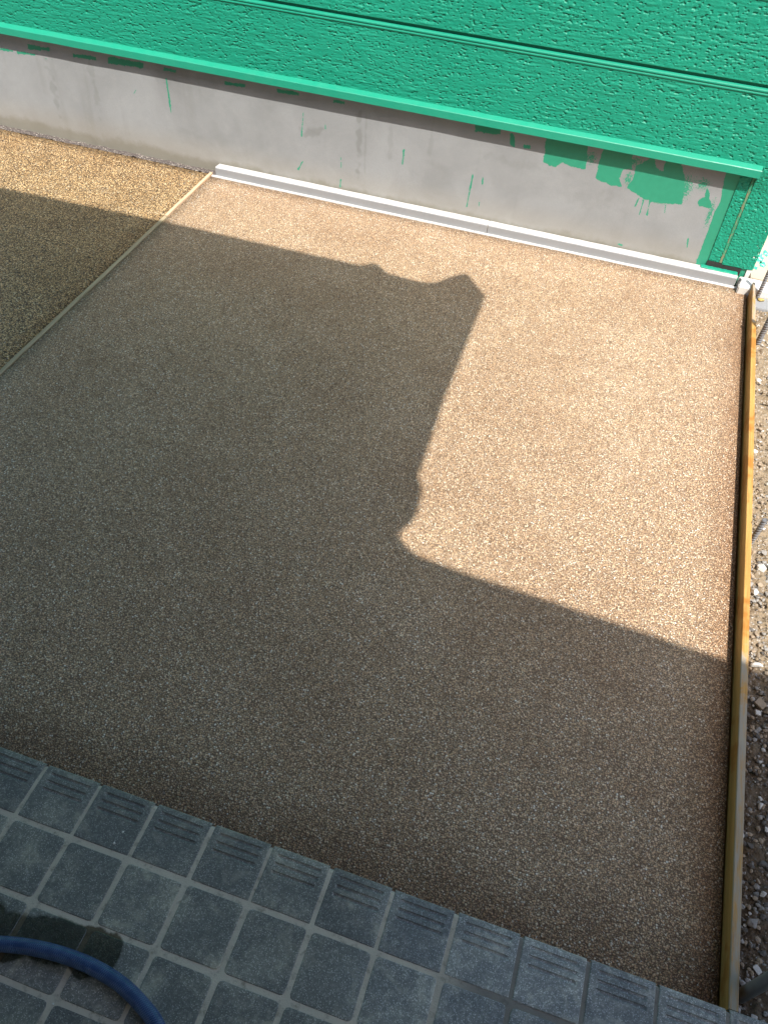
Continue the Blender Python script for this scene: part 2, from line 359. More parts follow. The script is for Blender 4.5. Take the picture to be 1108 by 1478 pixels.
# foundation: dense face carrying the paint-overspill and stain fields
PAINT = [[(0.722, 0.517), (0.915, 0.511), (0.931, 0.452), (0.933, 0.394), (0.874, 0.393), (0.823, 0.404), (0.797, 0.377), (0.73, 0.386), (0.733, 0.435)],
 [(0.994, 0.506), (1.124, 0.505), (1.143, 0.435), (1.104, 0.428), (1.096, 0.378), (1.121, 0.345), (1.063, 0.344), (0.989, 0.361), (0.99, 0.421)],
 [(1.159, 0.452), (1.225, 0.509), (1.251, 0.457), (1.283, 0.453), (1.276, 0.508), (1.347, 0.507), (1.382, 0.446), (1.41, 0.317), (1.297, 0.304), (1.219, 0.315), (1.145, 0.346), (1.161, 0.391)],
 [(1.491, 0.421), (1.54, 0.339), (1.539, 0.328), (1.483, 0.327), (1.471, 0.346), (1.497, 0.374)],
 [(1.544, 0.6), (1.569, 0.345), (1.566, 0.278), (1.564, 0.067), (1.583, -.02), (2.019, -.02), (1.813, 0.6)],
 [(0.38, 0.508), (0.501, 0.511), (0.507, 0.479), (0.386, 0.468)], [(0.554, 0.488), (0.575, 0.488), (0.585, 0.433), (0.564, 0.431)], [(0.627, 0.449), (0.658, 0.449), (0.66, 0.438), (0.63, 0.435)],
 [(-0.333, 0.49), (-0.275, 0.491), (-0.275, 0.479), (-0.333, 0.475)], [(-0.624, 0.488), (-0.517, 0.490), (-0.518, 0.479), (-0.624, 0.472)],
 [(-2.048, 0.471), (-1.92, 0.473), (-1.923, 0.458), (-2.053, 0.450)], [(-1.78, 0.469), (-1.647, 0.472), (-1.647, 0.461), (-1.782, 0.451)],
 [(-1.57, 0.489), (-1.367, 0.489), (-1.371, 0.465), (-1.576, 0.455)], [(-1.249, 0.488), (-1.185, 0.485), (-1.186, 0.474), (-1.25, 0.474)],
 [(-0.914, 0.475), (-0.806, 0.478), (-0.806, 0.467), (-0.915, 0.462)], [(-0.631, 0.486), (-0.518, 0.488), (-0.518, 0.478), (-0.631, 0.474)]]
SOFT = [[(-2.234, 0.433), (-2.147, 0.432), (-2.15, 0.412), (-2.239, 0.408)], [(-2.129, 0.432), (-2.009, 0.435), (-2.012, 0.415), (-2.134, 0.408)], [(-1.961, 0.425), (-1.91, 0.424), (-1.911, 0.415), (-1.963, 0.410)]]
LINES = [([(1.211, 0.308), (1.206, 0.268)], 1), ([(1.234, 0.302), (1.236, 0.228)], 1), ([(1.265, 0.303), (1.269, 0.236)], 1), ([(1.338, 0.307), (1.346, 0.264)], .8), ([(1.493, 0.158), (1.499, 0.118)], .8), ([(1.179, 0.062), (1.196, 0.060)], 3),
 ([(-0.493, 0.399), (-0.504, 0.279)], 1), ([(-0.375, 0.359), (-0.375, 0.341)], 1.6), ([(-0.526, 0.105), (-0.5, 0.15)], 1), ([(-0.289, 0.091), (-0.289, 0.056)], 2.4), ([(0.403, 0.258), (0.396, 0.092)], 1), ([(0.455, 0.255), (0.459, 0.224)], 1.6), ([(-0.289, 0.211), (-0.287, 0.159)], 1),
 ([(0.043, 0.313), (0.04, 0.243)], .7), ([(0.456, 0.125), (0.458, 0.11)], 1), ([(-1.246, 0.436), (-1.246, 0.265)], 1.5), ([(-1.438, 0.346), (-1.453, 0.326)], 1)]
DRY = [(1.15, .47, .05, .04), (1.30, .31, .08, .02), (1.40, .40, .06, .10), (1.47, .43, .05, .05), (.95, .45, .04, .05), (1.02, .38, .03, .03), (1.14, .39, .03, .05), (1.545, .30, .02, .12), (.78, .40, .05, .03)]
STAINS = [(-.447, .31, .055, .035, .9), (-.194, .33, .014, .20, 1), (-.160, .33, .006, .17, .6), (.176, .40, .012, .10, .5), (-1.95, .27, .018, .15, .8), (-1.685, .31, .016, .14, .7), (-1.25, .44, .12, .03, .35), (.95, .25, .10, .04, .3), (.62, .36, .2, .02, .35), (-.03, .33, .012, .08, .5)]
def seg_d(px, pz, a, b):
    ax, az = a; bx, bz = b; dx, dz = bx-ax, bz-az; L = dx*dx+dz*dz+1e-12
    t = np.clip(((px-ax)*dx+(pz-az)*dz)/L, 0, 1); return np.hypot(px-ax-t*dx, pz-az-t*dz), t
def sdf(px, pz, poly):
    d = np.full(px.shape, 9.); ins = np.zeros(px.shape, bool)
    for i in range(len(poly)):
        a, b = poly[i], poly[(i+1) % len(poly)]; dd, _ = seg_d(px, pz, a, b); d = np.minimum(d, dd)
        c = ((a[1] > pz) != (b[1] > pz)) & (px < (b[0]-a[0])*(pz-a[1])/((b[1]-a[1]) or 1e-9)+a[0]); ins ^= c
    return np.where(ins, d, -d)
fx = np.linspace(-2.7, 1.80, 2200); fz = np.linspace(-.1, .545, 300)
FX, FZ = np.meshgrid(fx, fz)
pf = np.full(FX.shape, -1.)
for pl in PAINT: pf = np.maximum(pf, sdf(FX, FZ, pl))
for pl in SOFT: pf = np.maximum(pf, sdf(FX, FZ, pl)-.006)
for (a, b), wd in LINES:
    d, t = seg_d(FX, FZ, a, b); pf = np.maximum(pf, (.0006*wd**.5+.0004*wd**.5*t)-d)
    # thin runs survive the brush noise: lift their core
    pf = np.where(d < .0005*wd+.0003, np.maximum(pf, .02), pf)
dryf = np.zeros(FX.shape)
for x, z, rx, rz in DRY: dryf = np.maximum(dryf, np.clip(1.15-np.hypot((FX-x)/rx, (FZ-z)/rz), 0, 1))
stf = np.zeros(FX.shape)
for x, z, rx, rz, k in STAINS: stf = np.maximum(stf, k*sst(1.3-np.hypot((FX-x)/rx, (FZ-z)/rz)+.35*fnoise(len(fz), len(fx), .003, .003, .012, .012, 9), 0, 1))
FY = YW+.0007*fnoise(len(fz), len(fx), .003, .003, .10, .14, 11)
fme = grid_mesh('foundation', np.stack([FX, FY, FZ], -1)[:, ::1])
for nm, arr in (('paint', pf), ('dry', dryf), ('stain', stf)):
    a = fme.attributes.new(nm, 'FLOAT', 'POINT'); a.data.foreach_set('value', arr.reshape(-1).astype(np.float32))
fo = part('foundation', fme, M['concrete'])
part('foundation', box(-4.2, -2.7, YW, YW+.004, -.1, .545), M['block'])
part('foundation_core', box(-4.2, 1.80, YW+.004, YW+.16, -.1, .56), M['block'])
# siding boards
YS = 3.283
def siding(z0, z1, x0, x1, seed, dx=.0026, dz=.0024, edge=True):
    nx, nz = int((x1-x0)/dx), int((z1-z0)/dz)
    X, Z = np.meshgrid(np.linspace(x0, x1, nx), np.linspace(z0, z1, nz))
    ridge = fnoise(nz, nx, dz, dx, .0018, .015, seed)*.55+fnoise(nz, nx, dz, dx, .0045, .04, seed+1)*.3
    mod = sst(fnoise(nz, nx, dz, dx, .03, .06, seed+2), -.8, 1.2)*.5+.5
    a = fnoise(nz, nx, dz, dx, .0023, .0042, seed+3); b = fnoise(nz, nx, dz, dx, .0020, .0026, seed+4)
    pits = sst(a, 1.15, 1.9)+.8*sst(b, 1.5, 2.2)
    lips = sst(np.roll(a, -2, 0), 1.3, 2.4)*.35                 # a raised lip under each pit
    h = (ridge*mod*.0011-pits*.0040+lips*.0012)
    h += fnoise(nz, nx, dz, dx, .0025, .0025, seed+5)*.00018
    if edge:
        fade = sst(Z, z0+.004, z0+.012)*sst(-Z, -z1+.028, -z1+.036)
        h *= fade
        # tongue at the top of the board: smooth bead, hairline, then the board below
        h += .0035*sst(Z, z1-.030, z1-.027)*sst(-Z, -z1+.004, -z1+.010)
        h -= .0030*(np.abs(Z-(z1-.0185)) < .0022)
        h -= .010*sst(Z, z1-.007, z1)
    Y = YS-h
    Y[0] = YS+.0125; Y[-1] = YS+.0125
    return grid_mesh('siding_board', np.stack([X, Y, Z], -1))
xr = 1.828
part('siding_board', siding(.556, .872, -4.2, xr, 20), M['green'])
part('siding_board', siding(.882, 1.204, -2.6, xr, 40), M['green'])
bx = None
for k in range(2, 8):
    z = .556+.332*k
    part('siding_board', box(-4.2, xr, YS, YS+.02, z, z+.316, .004), M['green'])
part('siding_board', box(-4.2, -2.602, YS, YS+.02, .888, 1.204, .004), M['green'])
part('wall_core', box(-4.2, xr-.02, YS+.013, YS+4., .562, 3.25), M['green'])
# dark recess behind each joint comes from the core standing 15 mm back
# drip flashing
prof = [(YS+.012, .566), (YS+.001, .566), (YS-.010, .5625), (YS-.027, .556), (YS-.0295, .553), (YS-.0295, .521), (YS-.0265, .520), (YS-.0265, .549), (YS+.03, .549), (YS+.03, .566)]
part('drip_flashing', extrude_x(prof, -4.2, 1.688, 'drip', 40, .0006, 2), M['greenflat'])
part('end_cap', box(1.6885, 1.692, YS-.031, YS+.01, .516, .566, .001), M['greenflat'])
# corner panel down to the ground: textured, with a worn sealant joint
def panel(x0, x1, z0, z1, seed):
    nx, nz = int((x1-x0)/.002), int((z1-z0)/.002)
    X, Z = np.meshgrid(np.linspace(x0, x1, nx), np.linspace(z0, z1, nz))
    a = fnoise(nz, nx, .002, .002, (.0024), .0030, seed); b = fnoise(nz, nx, .002, .002, .0024, .0024, seed+1)
    h = b*.0006-sst(a, 1.1, 2.0)*.003+.0015*sst(fnoise(nz, nx, .002, .002, .0028, .0022, seed+5), 1., 2.)+fnoise(nz, nx, .002, .002, .03, .03, seed+2)*.0005
    Y = np.where(X > 1.672, YW-.008-(YW-.008-YS)*sst(Z, .42, .55)*(X > 1.672), YW-.004)-h; Y[:, 0] = Y[:, -1] = YW+.01; Y[0] = YW+.0; Y[-1] = YS+.01
    return grid_mesh('corner_panel', np.stack([X, Y, Z], -1))
part('corner_panel', panel(1.612, 1.668, .076, .556, 60), M['green'])
part('corner_panel', panel(1.678, xr, .072, .556, 64), M['green'])
part('gap_shade_box', box(1.612, 1.776, YW-.0065, YW-.001, .03, .0755), M['dark'])  # black box standing in for the shade in the gap under the panel
part('sealant_joint', box(1.6665, 1.6795, YW-.0065, YW-.001, .078, .555, .001), M['seal'])
part('corner_flashing', extrude_x([(3.272, .0485), (3.272, .050), (3.276, .052), (3.298, .052), (3.298, .0485)], 1.590, 1.764, 'cf', 14, .0012, 5), M['greenflat'])
part('side_siding', box(xr-.018, xr, YS+.012, YS+4, .562, 3.25), M['green'])
part('side_foundation', box(1.802, 1.822, YW-.006, YS+4, -.1, .561), M['block'])
part('roof', box(-4.5, 2.2, 2.95, 7.7, 3.26, 3.40, .01), M['roof'])

# ledge along the foot of the wall
led = link('kerb_edging', None, loc=(0, 3.25, 0), label='pale grey stepped edging strip along the foot of the green building', category='edging')
for i, (a, b) in enumerate(((-.985, .5255), (.528, 1.766))):
    o = link('edging_cap', extrude_x([(3.250, .0), (3.250, .0455), (3.252, .048), (3.262, .048), (3.302, .044), (3.302, 0)], a, b, 'cap', 24, .0005, 7+i), M['ledge'], led); o.matrix_parent_inverse = Matrix.Translation((0, -3.25, 0))
    o = link('edging_face', extrude_x([(3.244, .0), (3.244, .0435), (3.2497, .0435), (3.2497, .0)], a+.002, b-.002, 'face'), M['ledgeface'], led); o.matrix_parent_inverse = Matrix.Translation((0, -3.25, 0))
for i, (a, b) in enumerate(((-1.003, .463), (.4655, 1.782))):
    o = link('edging_lip', extrude_x([(3.2285, -.02), (3.2285, .0035), (3.230, .005), (3.2437, .005), (3.2437, -.02)], a, b, 'lip', 24, .0005, 9+i), M['ledge'], led); o.matrix_parent_inverse = Matrix.Translation((0, -3.25, 0))
# dark curved piece added for the shadow notch at its right end
V = []; F = []
for i in range(9):
    t = -1.2+i*.33; r_ = .010
    V += [(1.774+r_*math.cos(t)*1.2, 3.215+r_*math.sin(t)*1.6+.02, .005), (1.774+r_*math.cos(t)*1.2, 3.215+r_*math.sin(t)*1.6+.02, .050)]
for i in range(8): F.append((2*i, 2*i+2, 2*i+3, 2*i+1))
clip = mesh('clip', V, F, True)
o = link('shadow_notch_arc', clip, M['clip'], label='small dark curved piece standing in for a shadow notch at the right end of the edging', category='clip')
sm = o.modifiers.new('s', 'SOLIDIFY'); sm.thickness = .0025
# white block, beige path and green spill past the corner
link('concrete_block', box(1.778, 2.75, 3.192, 3.290, -.05, .038, .004), M['block'], label='white concrete kerb block at the corner behind the timber form board', category='kerb block')
link('path', box(1.830, 4.6, 3.292, 8, -.05, .042), M['path'], kind='structure')
bm = bmesh.new()
for cx, cy, rx, ry in ((1.868, 3.50, .022, .05), (1.885, 3.44, .016, .03), (1.90, 3.56, .014, .03), (1.852, 3.39, .010, .018)):
    r = random.Random(int(cx*1e4)); vs = []
    for i in range(22):
        t = i/22*math.tau; k = 1+r.uniform(-.28, .22); vs.append(bm.verts.new((cx+rx*k*math.cos(t), cy+ry*k*math.sin(t), .0424)))
    f = bm.faces.new(vs)
    e = bmesh.ops.extrude_face_region(bm, geom=[f]); bmesh.ops.translate(bm, verts=[v for v in e['geom'] if isinstance(v, bmesh.types.BMVert)], vec=(0, 0, .0008))
link('paint_spill', from_bm('paint_spill', bm), M['pathpaint'], label='spilled green paint dried on the beige path past the building corner', category='paint spill')
link('gutter_concrete', box(1.862, 2.75, 3.085, 3.190, -.05, .008, .003), M['ledgeface'], kind='structure')

# ------------------------------------------------------------------ joint strip and form board
st = link('joint_strip', None, loc=(-1.02, 1.6, 0), label='thin pale timber strip dividing the ochre pavement from the tan one', category='joint strip')
def lath(y0, y1, xa, w_, z1, seed):
    r = random.Random(seed); nseg = max(4, int((y1-y0)/.12)); V = []; F = []
    pr = [(-w_/2, -.06), (-w_/2, z1-.001), (-w_/2+.0012, z1), (w_/2-.0012, z1), (w_/2, z1-.001), (w_/2, -.06)]; k = len(pr)
    for i in range(nseg+1):
        dx = r.uniform(-.0012, .0012); s_ = 1+r.uniform(-.1, .06)
        V += [(xa+dx+a*s_, y0+(y1-y0)*i/nseg, z) for a, z in pr]
    for i in range(nseg):
        for j in range(k): a = i*k+j; b = i*k+(j+1) % k; F.append((a, b, b+k, a+k))
    F += [tuple(range(k)), tuple(nseg*k+j for j in range(k))[::-1]]
    bm = bmesh.new(); me = mesh('lath', V, F); bm.from_mesh(me); return from_bm('lath', bm)
for y0, y1, w_, z1, s_ in ((-.02, 2.742, .0195, .0035, 1), (2.746, 3.262, .017, .0062, 2)):
    o = link('lath', lath(y0, y1, -1.020, w_, z1, s_), M['strip'], st); o.matrix_parent_inverse = Matrix.Translation((1.02, -1.6, 0))
# form board with a slight bow and a splintered far end
ys = [.028, .3, .7, 1.1, 1.5, 1.9, 2.3, 2.6, 2.84, 2.9, 3.0, 3.1, 3.19, 3.222]
def bow(y): return 1.8325+.004*math.sin((y-.3)*1.05)
V = []; F = []
for i, y in enumerate(ys):
    x = bow(y); wtop = .021; zt = .061
    if y > 2.85: q = (y-2.85)/.37; wtop = .0205-.006*q; zt = .061-.004*q
    xl = x+(.0035*(y-2.85)/.37 if y > 2.85 else 0)
    V += [(x, y, -.08), (xl, y, zt-.002), (xl+.0015, y, zt), (x+wtop-.0015, y, zt), (x+wtop, y, zt-.002), (x+.023, y, -.08)]
k = 6
for i in range(len(ys)-1):
    for j in range(k): a = i*k+j; b = i*k+(j+1) % k; F.append((a, b, b+k, a+k))
F += [tuple(range(k)), tuple((len(ys)-1)*k+j for j in range(k))]
bm = bmesh.new(); me = mesh('board', V, F); bm.from_mesh(me)
link('form_board', from_bm('form_board', bm), M['wood'], label='long yellowed timber form board on edge along the right side of the tan slab', category='timber board')

# ------------------------------------------------------------------ rebars and pipe
def rebar(name, loc, h, r_, lean, label, rebars=True, dome=False):
    bm = bmesh.new(); seg = 14; rings = []
    zs = []; z = -.15
    if rebars:
        while z < h-.006:
            zs += [(z, r_), (z+.0040, r_), (z+.0050, r_*1.32), (z+.0085, r_*1.32), (z+.0095, r_)]; z += .0115
        zs += [(h-.001, r_), (h, r_*.93)]
    else: zs = [(-.15, r_), (h-.002, r_), (h, r_*.96)]
    for zz, rr in zs:
        rings.append([bm.verts.new((rr*math.cos(i/seg*math.tau), rr*math.sin(i/seg*math.tau), zz+(.0035*math.cos(i/seg*math.tau) if rebars and rr > r_ else 0))) for i in range(seg)])
    for a, b in zip(rings, rings[1:]):
        for i in range(seg): bm.faces.new((a[i], a[(i+1) % seg], b[(i+1) % seg], b[i]))
    bm.faces.new(rings[-1])
    me = from_bm(name, bm)
    for p in me.polygons: p.use_smooth = len(p.vertices) == 4
    if rebars:
        o = link(name, me, M['rebar'], loc=loc, label=label, category='rebar stake', group='steel rebar stakes outside the board')
    else: o = link(name, me, M['pipe'], loc=loc, label=label, category='pipe')
    o.rotation_euler = lean; return o
rebar('rebar_stake', (1.874, 3.172, 0), .190, .0072, (0, .0, 0), 'ribbed rebar stake in front of the white kerb block')
rebar('rebar_stake', (1.884, 2.800, 0), .190, .0095, (.0, .03, .6), 'thick ribbed rebar stake second from the building, near the board\'s grey end')
rebar('rebar_stake', (1.877, 1.556, 0), .112, .0072, (-.03, .04, .2), 'ribbed rebar stake with cut top beside the middle of the board')
rebar('steel_pipe', (1.880, .085, 0), .36, .0150, (0, .02, 0), 'smooth grey pipe standing in the gravel at the near end of the board', False)
bm = bmesh.new(); bmesh.ops.create_icosphere(bm, subdivisions=2, radius=.014)
for v in bm.verts: v.co = Vector((v.co.x*1.1, v.co.y*.8, v.co.z*.5))*(1+random.uniform(-.2, .2))
link('putty_lump', from_bm('putty', bm), M['mustard'], loc=(1.890, 3.155, .014), label='small mustard coloured lump at the foot of the farthest rebar stake', category='lump')

# ------------------------------------------------------------------ stones
def stone_mesh(seed, flat=.6):
    r = random.Random(seed); bm = bmesh.new()
    pts = []
    for i in range(13):
        u = r.uniform(-1, 1); t = r.uniform(0, math.tau); q = math.sqrt(1-u*u)
        pts.append(bm.verts.new((q*math.cos(t)*.5, q*math.sin(t)*.5*r.uniform(.75, 1), u*.5*flat)))
    h = bmesh.ops.convex_hull(bm, input=pts)
    bmesh.ops.delete(bm, geom=[v for v in bm.verts if not v.link_faces], context='VERTS')
    bmesh.ops.bevel(bm, geom=bm.edges[:], offset=.035, segments=1, affect='EDGES')
    return from_bm('stone', bm)
ST = [(1.880, 2.038, 0.0307, 'pale', 'pale angular stone against the board, halfway between the two ribbed stakes'), (1.890, 2.513, 0.0277, 'pale', 'small pale stone just nearer than the second rebar stake'), (1.900, 2.188, 0.0231, 'brown', 'small tan stone in sunlit soil beyond the pale angular one'),
 (1.911, 1.435, 0.0438, 'pale', 'largest pale stone of the white cluster below the cut rebar stake'), (1.880, 1.392, 0.0217, 'brown', 'small tan stone touching the board left of the pale cluster'), (1.877, 1.353, 0.0239, 'grey', 'blue grey stone touching the board in the pale cluster'),
 (1.888, 1.324, 0.0331, 'pale', 'rounded white stone at the near end of the pale cluster'), (1.907, 1.362, 0.0239, 'brown', 'tan pebble behind the rounded white stone'), (1.883, 1.502, 0.0297, 'brown', 'brownish flat stone at the foot of the cut rebar stake'),
 (1.920, 1.516, 0.0273, 'grey', 'light grey stone right of the cut rebar stake\'s foot'), (1.900, 1.023, 0.0438, 'pale', 'big white stone in the last of the sun before the shadow edge'), (1.912, 0.894, 0.0296, 'brown', 'square pinkish tile fragment just inside the shadow'),
 (1.906, 0.861, 0.0167, 'pale', 'tiny white chip beside the square pinkish fragment'), (1.918, 0.568, 0.0230, 'pale', 'white pebble in dark soil, farther of the pair'), (1.915, 0.538, 0.0190, 'grey', 'light grey pebble in dark soil, nearer of the pair'),
 (1.931, 0.507, 0.0169, 'pale', 'white pebble at the frame edge beside the pair'), (1.890, 0.452, 0.0223, 'dark', 'dark grey stone close to the board in shaded soil'), (1.923, 0.410, 0.0274, 'dark', 'dark flat stone right of the dark grey one'), (1.913, 0.363, 0.0180, 'brown', 'small brown pebble in the shaded soil'),
 (1.925, 0.333, 0.0214, 'pale', 'white stone right of the small brown pebble'), (1.876, 0.288, 0.0176, 'grey', 'small grey stone touching the board in shade'), (1.898, 0.257, 0.0383, 'grey', 'largest grey angular stone in the shaded gravel'), (1.874, 0.203, 0.0154, 'grey', 'narrow grey chip against the board nearer than the largest grey stone'),
 (1.915, 0.150, 0.0301, 'pale', 'pale stone just behind the grey pipe'), (1.872, 0.050, 0.0147, 'pale', 'tiny pale chip at the near end of the board'), (1.906, 0.045, 0.0195, 'pale', 'white stone below the grey pipe against the tiles'), (1.926, 0.041, 0.0179, 'grey', 'grey pebble against the tiles at the frame edge')]
for i, (x, y, s_, kd, lb) in enumerate(ST):
    me = stone_mesh(100+i, .55)
    if 'square' in lb: me = box(-.5, .5, -.42, .42, -.15, .15, .04)
    o = link('stone', me, M['rock_'+kd], loc=(x, y, .004+s_*.12), label=lb, category='stone', group='loose stones in the soil beside the board')
    o.scale = (s_,)*3; o.rotation_euler = (random.uniform(-.2, .2), random.uniform(-.2, .2), random.uniform(0, 6))
def scatter(name, count, place, size, mats, base, **props):
    V = []; F = []; MI = []
    rr = random.Random(name)
    protos = []
    for s_ in range(8):
        bm = bmesh.new(); bmesh.ops.create_icosphere(bm, subdivisions=1, radius=.5)
        q = random.Random(s_+50)
        for v in bm.verts: v.co *= q.uniform(.7, 1.1)
        me = from_bm('t', bm); protos.append((np.array([v.co[:] for v in me.vertices]), [tuple(p.vertices) for p in me.polygons])); bpy.data.meshes.remove(me)
    off = 0
    for i in range(count):
        x, y = place(rr); s_ = size(rr); P, Fc = protos[rr.randrange(8)]
        a = rr.uniform(0, 6.28); ca, sa = math.cos(a), math.sin(a); sc = np.array([s_, s_*rr.uniform(.6, 1), s_*rr.uniform(.45, .8)])
        Q = P*sc; Q = np.stack([Q[:, 0]*ca-Q[:, 1]*sa+x, Q[:, 0]*sa+Q[:, 1]*ca+y, Q[:, 2]+base+s_*.15], 1)
        V.append(Q); F += [tuple(v+off for v in f) for f in Fc]; mi = rr.randrange(len(mats)); MI += [mi]*len(Fc); off += len(P)
    me = bpy.data.meshes.new(name); me.from_pydata(np.concatenate(V).tolist(), [], F)
    for m_ in mats: me.materials.append(m_)
    me.polygons.foreach_set('material_index', MI)
    o = bpy.data.objects.new(name, me); COL.objects.link(o)
    for k_, v in props.items(): o[k_] = v
    return o
def pl_soil(r):
    return (1.858+abs(r.gauss(0, .12)) if r.random() < .7 else r.uniform(1.86, 3.2), r.uniform(0, 3.08))
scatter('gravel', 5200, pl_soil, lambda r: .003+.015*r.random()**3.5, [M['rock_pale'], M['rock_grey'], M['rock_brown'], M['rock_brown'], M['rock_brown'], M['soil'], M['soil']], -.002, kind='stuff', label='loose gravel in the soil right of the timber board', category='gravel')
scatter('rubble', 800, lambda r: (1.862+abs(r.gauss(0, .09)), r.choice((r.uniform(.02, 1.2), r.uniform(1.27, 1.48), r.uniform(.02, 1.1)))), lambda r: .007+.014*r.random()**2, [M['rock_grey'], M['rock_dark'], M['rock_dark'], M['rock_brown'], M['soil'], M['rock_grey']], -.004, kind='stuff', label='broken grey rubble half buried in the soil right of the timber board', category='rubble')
scatter('loose_grit', 11000, lambda r: (r.uniform(-1, 1.82), .02+3.15*r.random()**1.9), lambda r: .0022+.0030*r.random()**3, [M['grit'], M['rock_pale'], M['grit'], M['rock_brown']], -.0008, kind='stuff', label='pale grit lying loose on the tan aggregate pavement', category='grit')
scatter('loose_pebbles', 900, lambda r: (r.uniform(-2.6, -1.04), r.uniform(.8, 3.2)), lambda r: .003+.0045*r.random()**3, [M['rock_dark'], M['rock_brown'], M['rock_grey'], M['ochre']], -.0035, kind='stuff', label='coarse pebbles standing up from the ochre pavement', category='pebbles')

# ------------------------------------------------------------------ tiled porch
ZT = .15; PX = .15; GR = .0125
porch = link('tiled_porch', None, loc=(0, 0, ZT), kind='structure')
def plain_tile(w_, d_, seed):
    """rounded-corner tile with an eased upper edge; origin at its centre, top at z=0"""
    r = random.Random(seed); bm = bmesh.new(); c = .009; rings = []
    for ins, z in ((0, -.008), (0, -.0016), (.0016, -.0003), (.006, 0)):
        ring = []
        for sx, sy, a0 in ((1, 1, 0), (-1, 1, 90), (-1, -1, 180), (1, -1, 270)):
            for k_ in range(3):
                a = math.radians(a0+k_*45); rc = max(c-ins, .003)
                ring.append(bm.verts.new((sx*(w_/2-c)+rc*math.cos(a), sy*(d_/2-c)+rc*math.sin(a), z)))
        rings.append(ring)
    for a, b in zip(rings, rings[1:]):
        for i in range(12): bm.faces.new((a[i], a[(i+1) % 12], b[(i+1) % 12], b[i]))
    bm.faces.new(rings[-1])
    return from_bm('tile', bm)
def nose_tile(w_, d_, seed):
    """step-nosing tile: rounded front edge and three pressed anti-slip grooves with a rib between"""
    r = random.Random(seed)
    ysr = [0, .003, .007, .0135]
    grooves = [.0215, .0405, .0595]
    prof = [(-.0012, -.026), (-.0004, -.012), (.0012, -.0055), (.0045, -.0018), (.009, -.0004)]
    for g_ in grooves: prof += [(g_-.0050, 0), (g_-.0036, -.0030), (g_-.0008, -.0036), (g_+.0012, -.0034), (g_+.0036, -.0016), (g_+.0055, 0)]
    prof += [(d_-.006, 0), (d_-.0016, -.0004), (d_, -.0018), (d_, -.008)]
    e0 = .0145
    xs = [-w_/2, -w_/2, -w_/2+.0016, -w_/2+e0, -w_/2+e0+.006, w_/2-e0-.006, w_/2-e0, w_/2-.0016, w_/2, w_/2]
    V = []; F = []
    ny = len(prof)
    for i, x in enumerate(xs):
        for j, (y, z) in enumerate(prof):
            zz = z
            g_ = 5 <= j < 5+18
            if g_ and i in (0, 1, 2, 3, 6, 7, 8, 9): zz = 0
            if i in (0, 9): zz = min(zz, -.008)
            elif i in (1, 8): zz -= .0016
            elif i in (2, 7): zz -= .0003
            yy = y+(r.uniform(-.0006, .0006) if g_ else 0)
            V.append((x, -yy, zz))
    for i in range(len(xs)-1):
        for j in range(ny-1): a = i*ny+j; F.append((a, a+1, a+ny+1, a+ny))
    bm = bmesh.new(); me = mesh('n', V, F); bm.from_mesh(me); bmesh.ops.remove_doubles(bm, verts=bm.verts, dist=1e-6)
    return from_bm('nose', bm)
D0 = .141
nose_m = [nose_tile(PX-GR+.003, D0-GR/2, s_) for s_ in range(4)]
tile_m = [plain_tile(PX-GR, PX-GR, s_) for s_ in range(3)]
rr = random.Random(8)
for c in range(-6, 18):
    o = link('nose_tile', nose_m[rr.randrange(4)], M['tile'], porch, loc=(c*PX+PX/2+rr.uniform(-.0012, .0012), .0+rr.uniform(-.0008, .0008), rr.uniform(-.0004, .0004)))
    o.rotation_euler = (rr.uniform(-.003, .003), rr.uniform(-.003, .003), rr.uniform(-.004, .004))
for r_ in range(7):
    for c in range(-5, 17):
        o = link('tile', tile_m[rr.randrange(3)], M['tile'], porch, loc=(c*PX+PX/2+rr.uniform(-.0012, .0012), -D0-r_*PX-PX/2+rr.uniform(-.0012, .0012), rr.uniform(-.0004, .0004)))
        o.rotation_euler = (rr.uniform(-.003, .003), rr.uniform(-.003, .003), rr.uniform(-.005, .005)+rr.choice((0, math.pi)))
nx, ny = 500, 170
X, Y = np.meshgrid(np.linspace(-.9, 2.7, nx), np.linspace(-1.19, -.0025, ny))
Z = -.0022+.0003*fnoise(ny, nx, .007, .0072, .012, .012, 31)
Z[-1] -= .02
fr = np.abs(((X+9*PX) % PX)-PX/2)
Z = np.where((fr < .055) & (Y > -.105), -.009, Z)
link('grout', grid_mesh('grout', np.stack([X, Y, Z], -1)), M['grout'], porch)
link('porch_base', box(-.9, 2.7, -2.6, -.0045, -.28, -.012), M['block'], porch)
# riser tiles under the nosing
rt = box(-(PX-GR)/2, (PX-GR)/2, -.006, 0, -.235, -.03, .0015)
for c in range(-6, 18): link('riser_tile', rt, M['tile'], porch, loc=(c*PX+PX/2, .0, 0))
for i, (x, y, s_, lb) in enumerate(((.408, -.090, .0042, 'tiny white mortar crumb on the third nosing tile, nearest its grooves'), (.402, -.119, .0052, 'larger white mortar crumb on the third nosing tile, near its back edge'), (.454, -.447, .0035, 'tiny white crumb on a grout crossing beside the hose'))):
    me = stone_mesh(300+i, .5); o = link('mortar_crumb', me, M['crumb'], loc=(x, y, ZT+.001), label=lb, category='crumb', group='mortar crumbs on the tiles'); o.scale = (s_*1.6,)*3

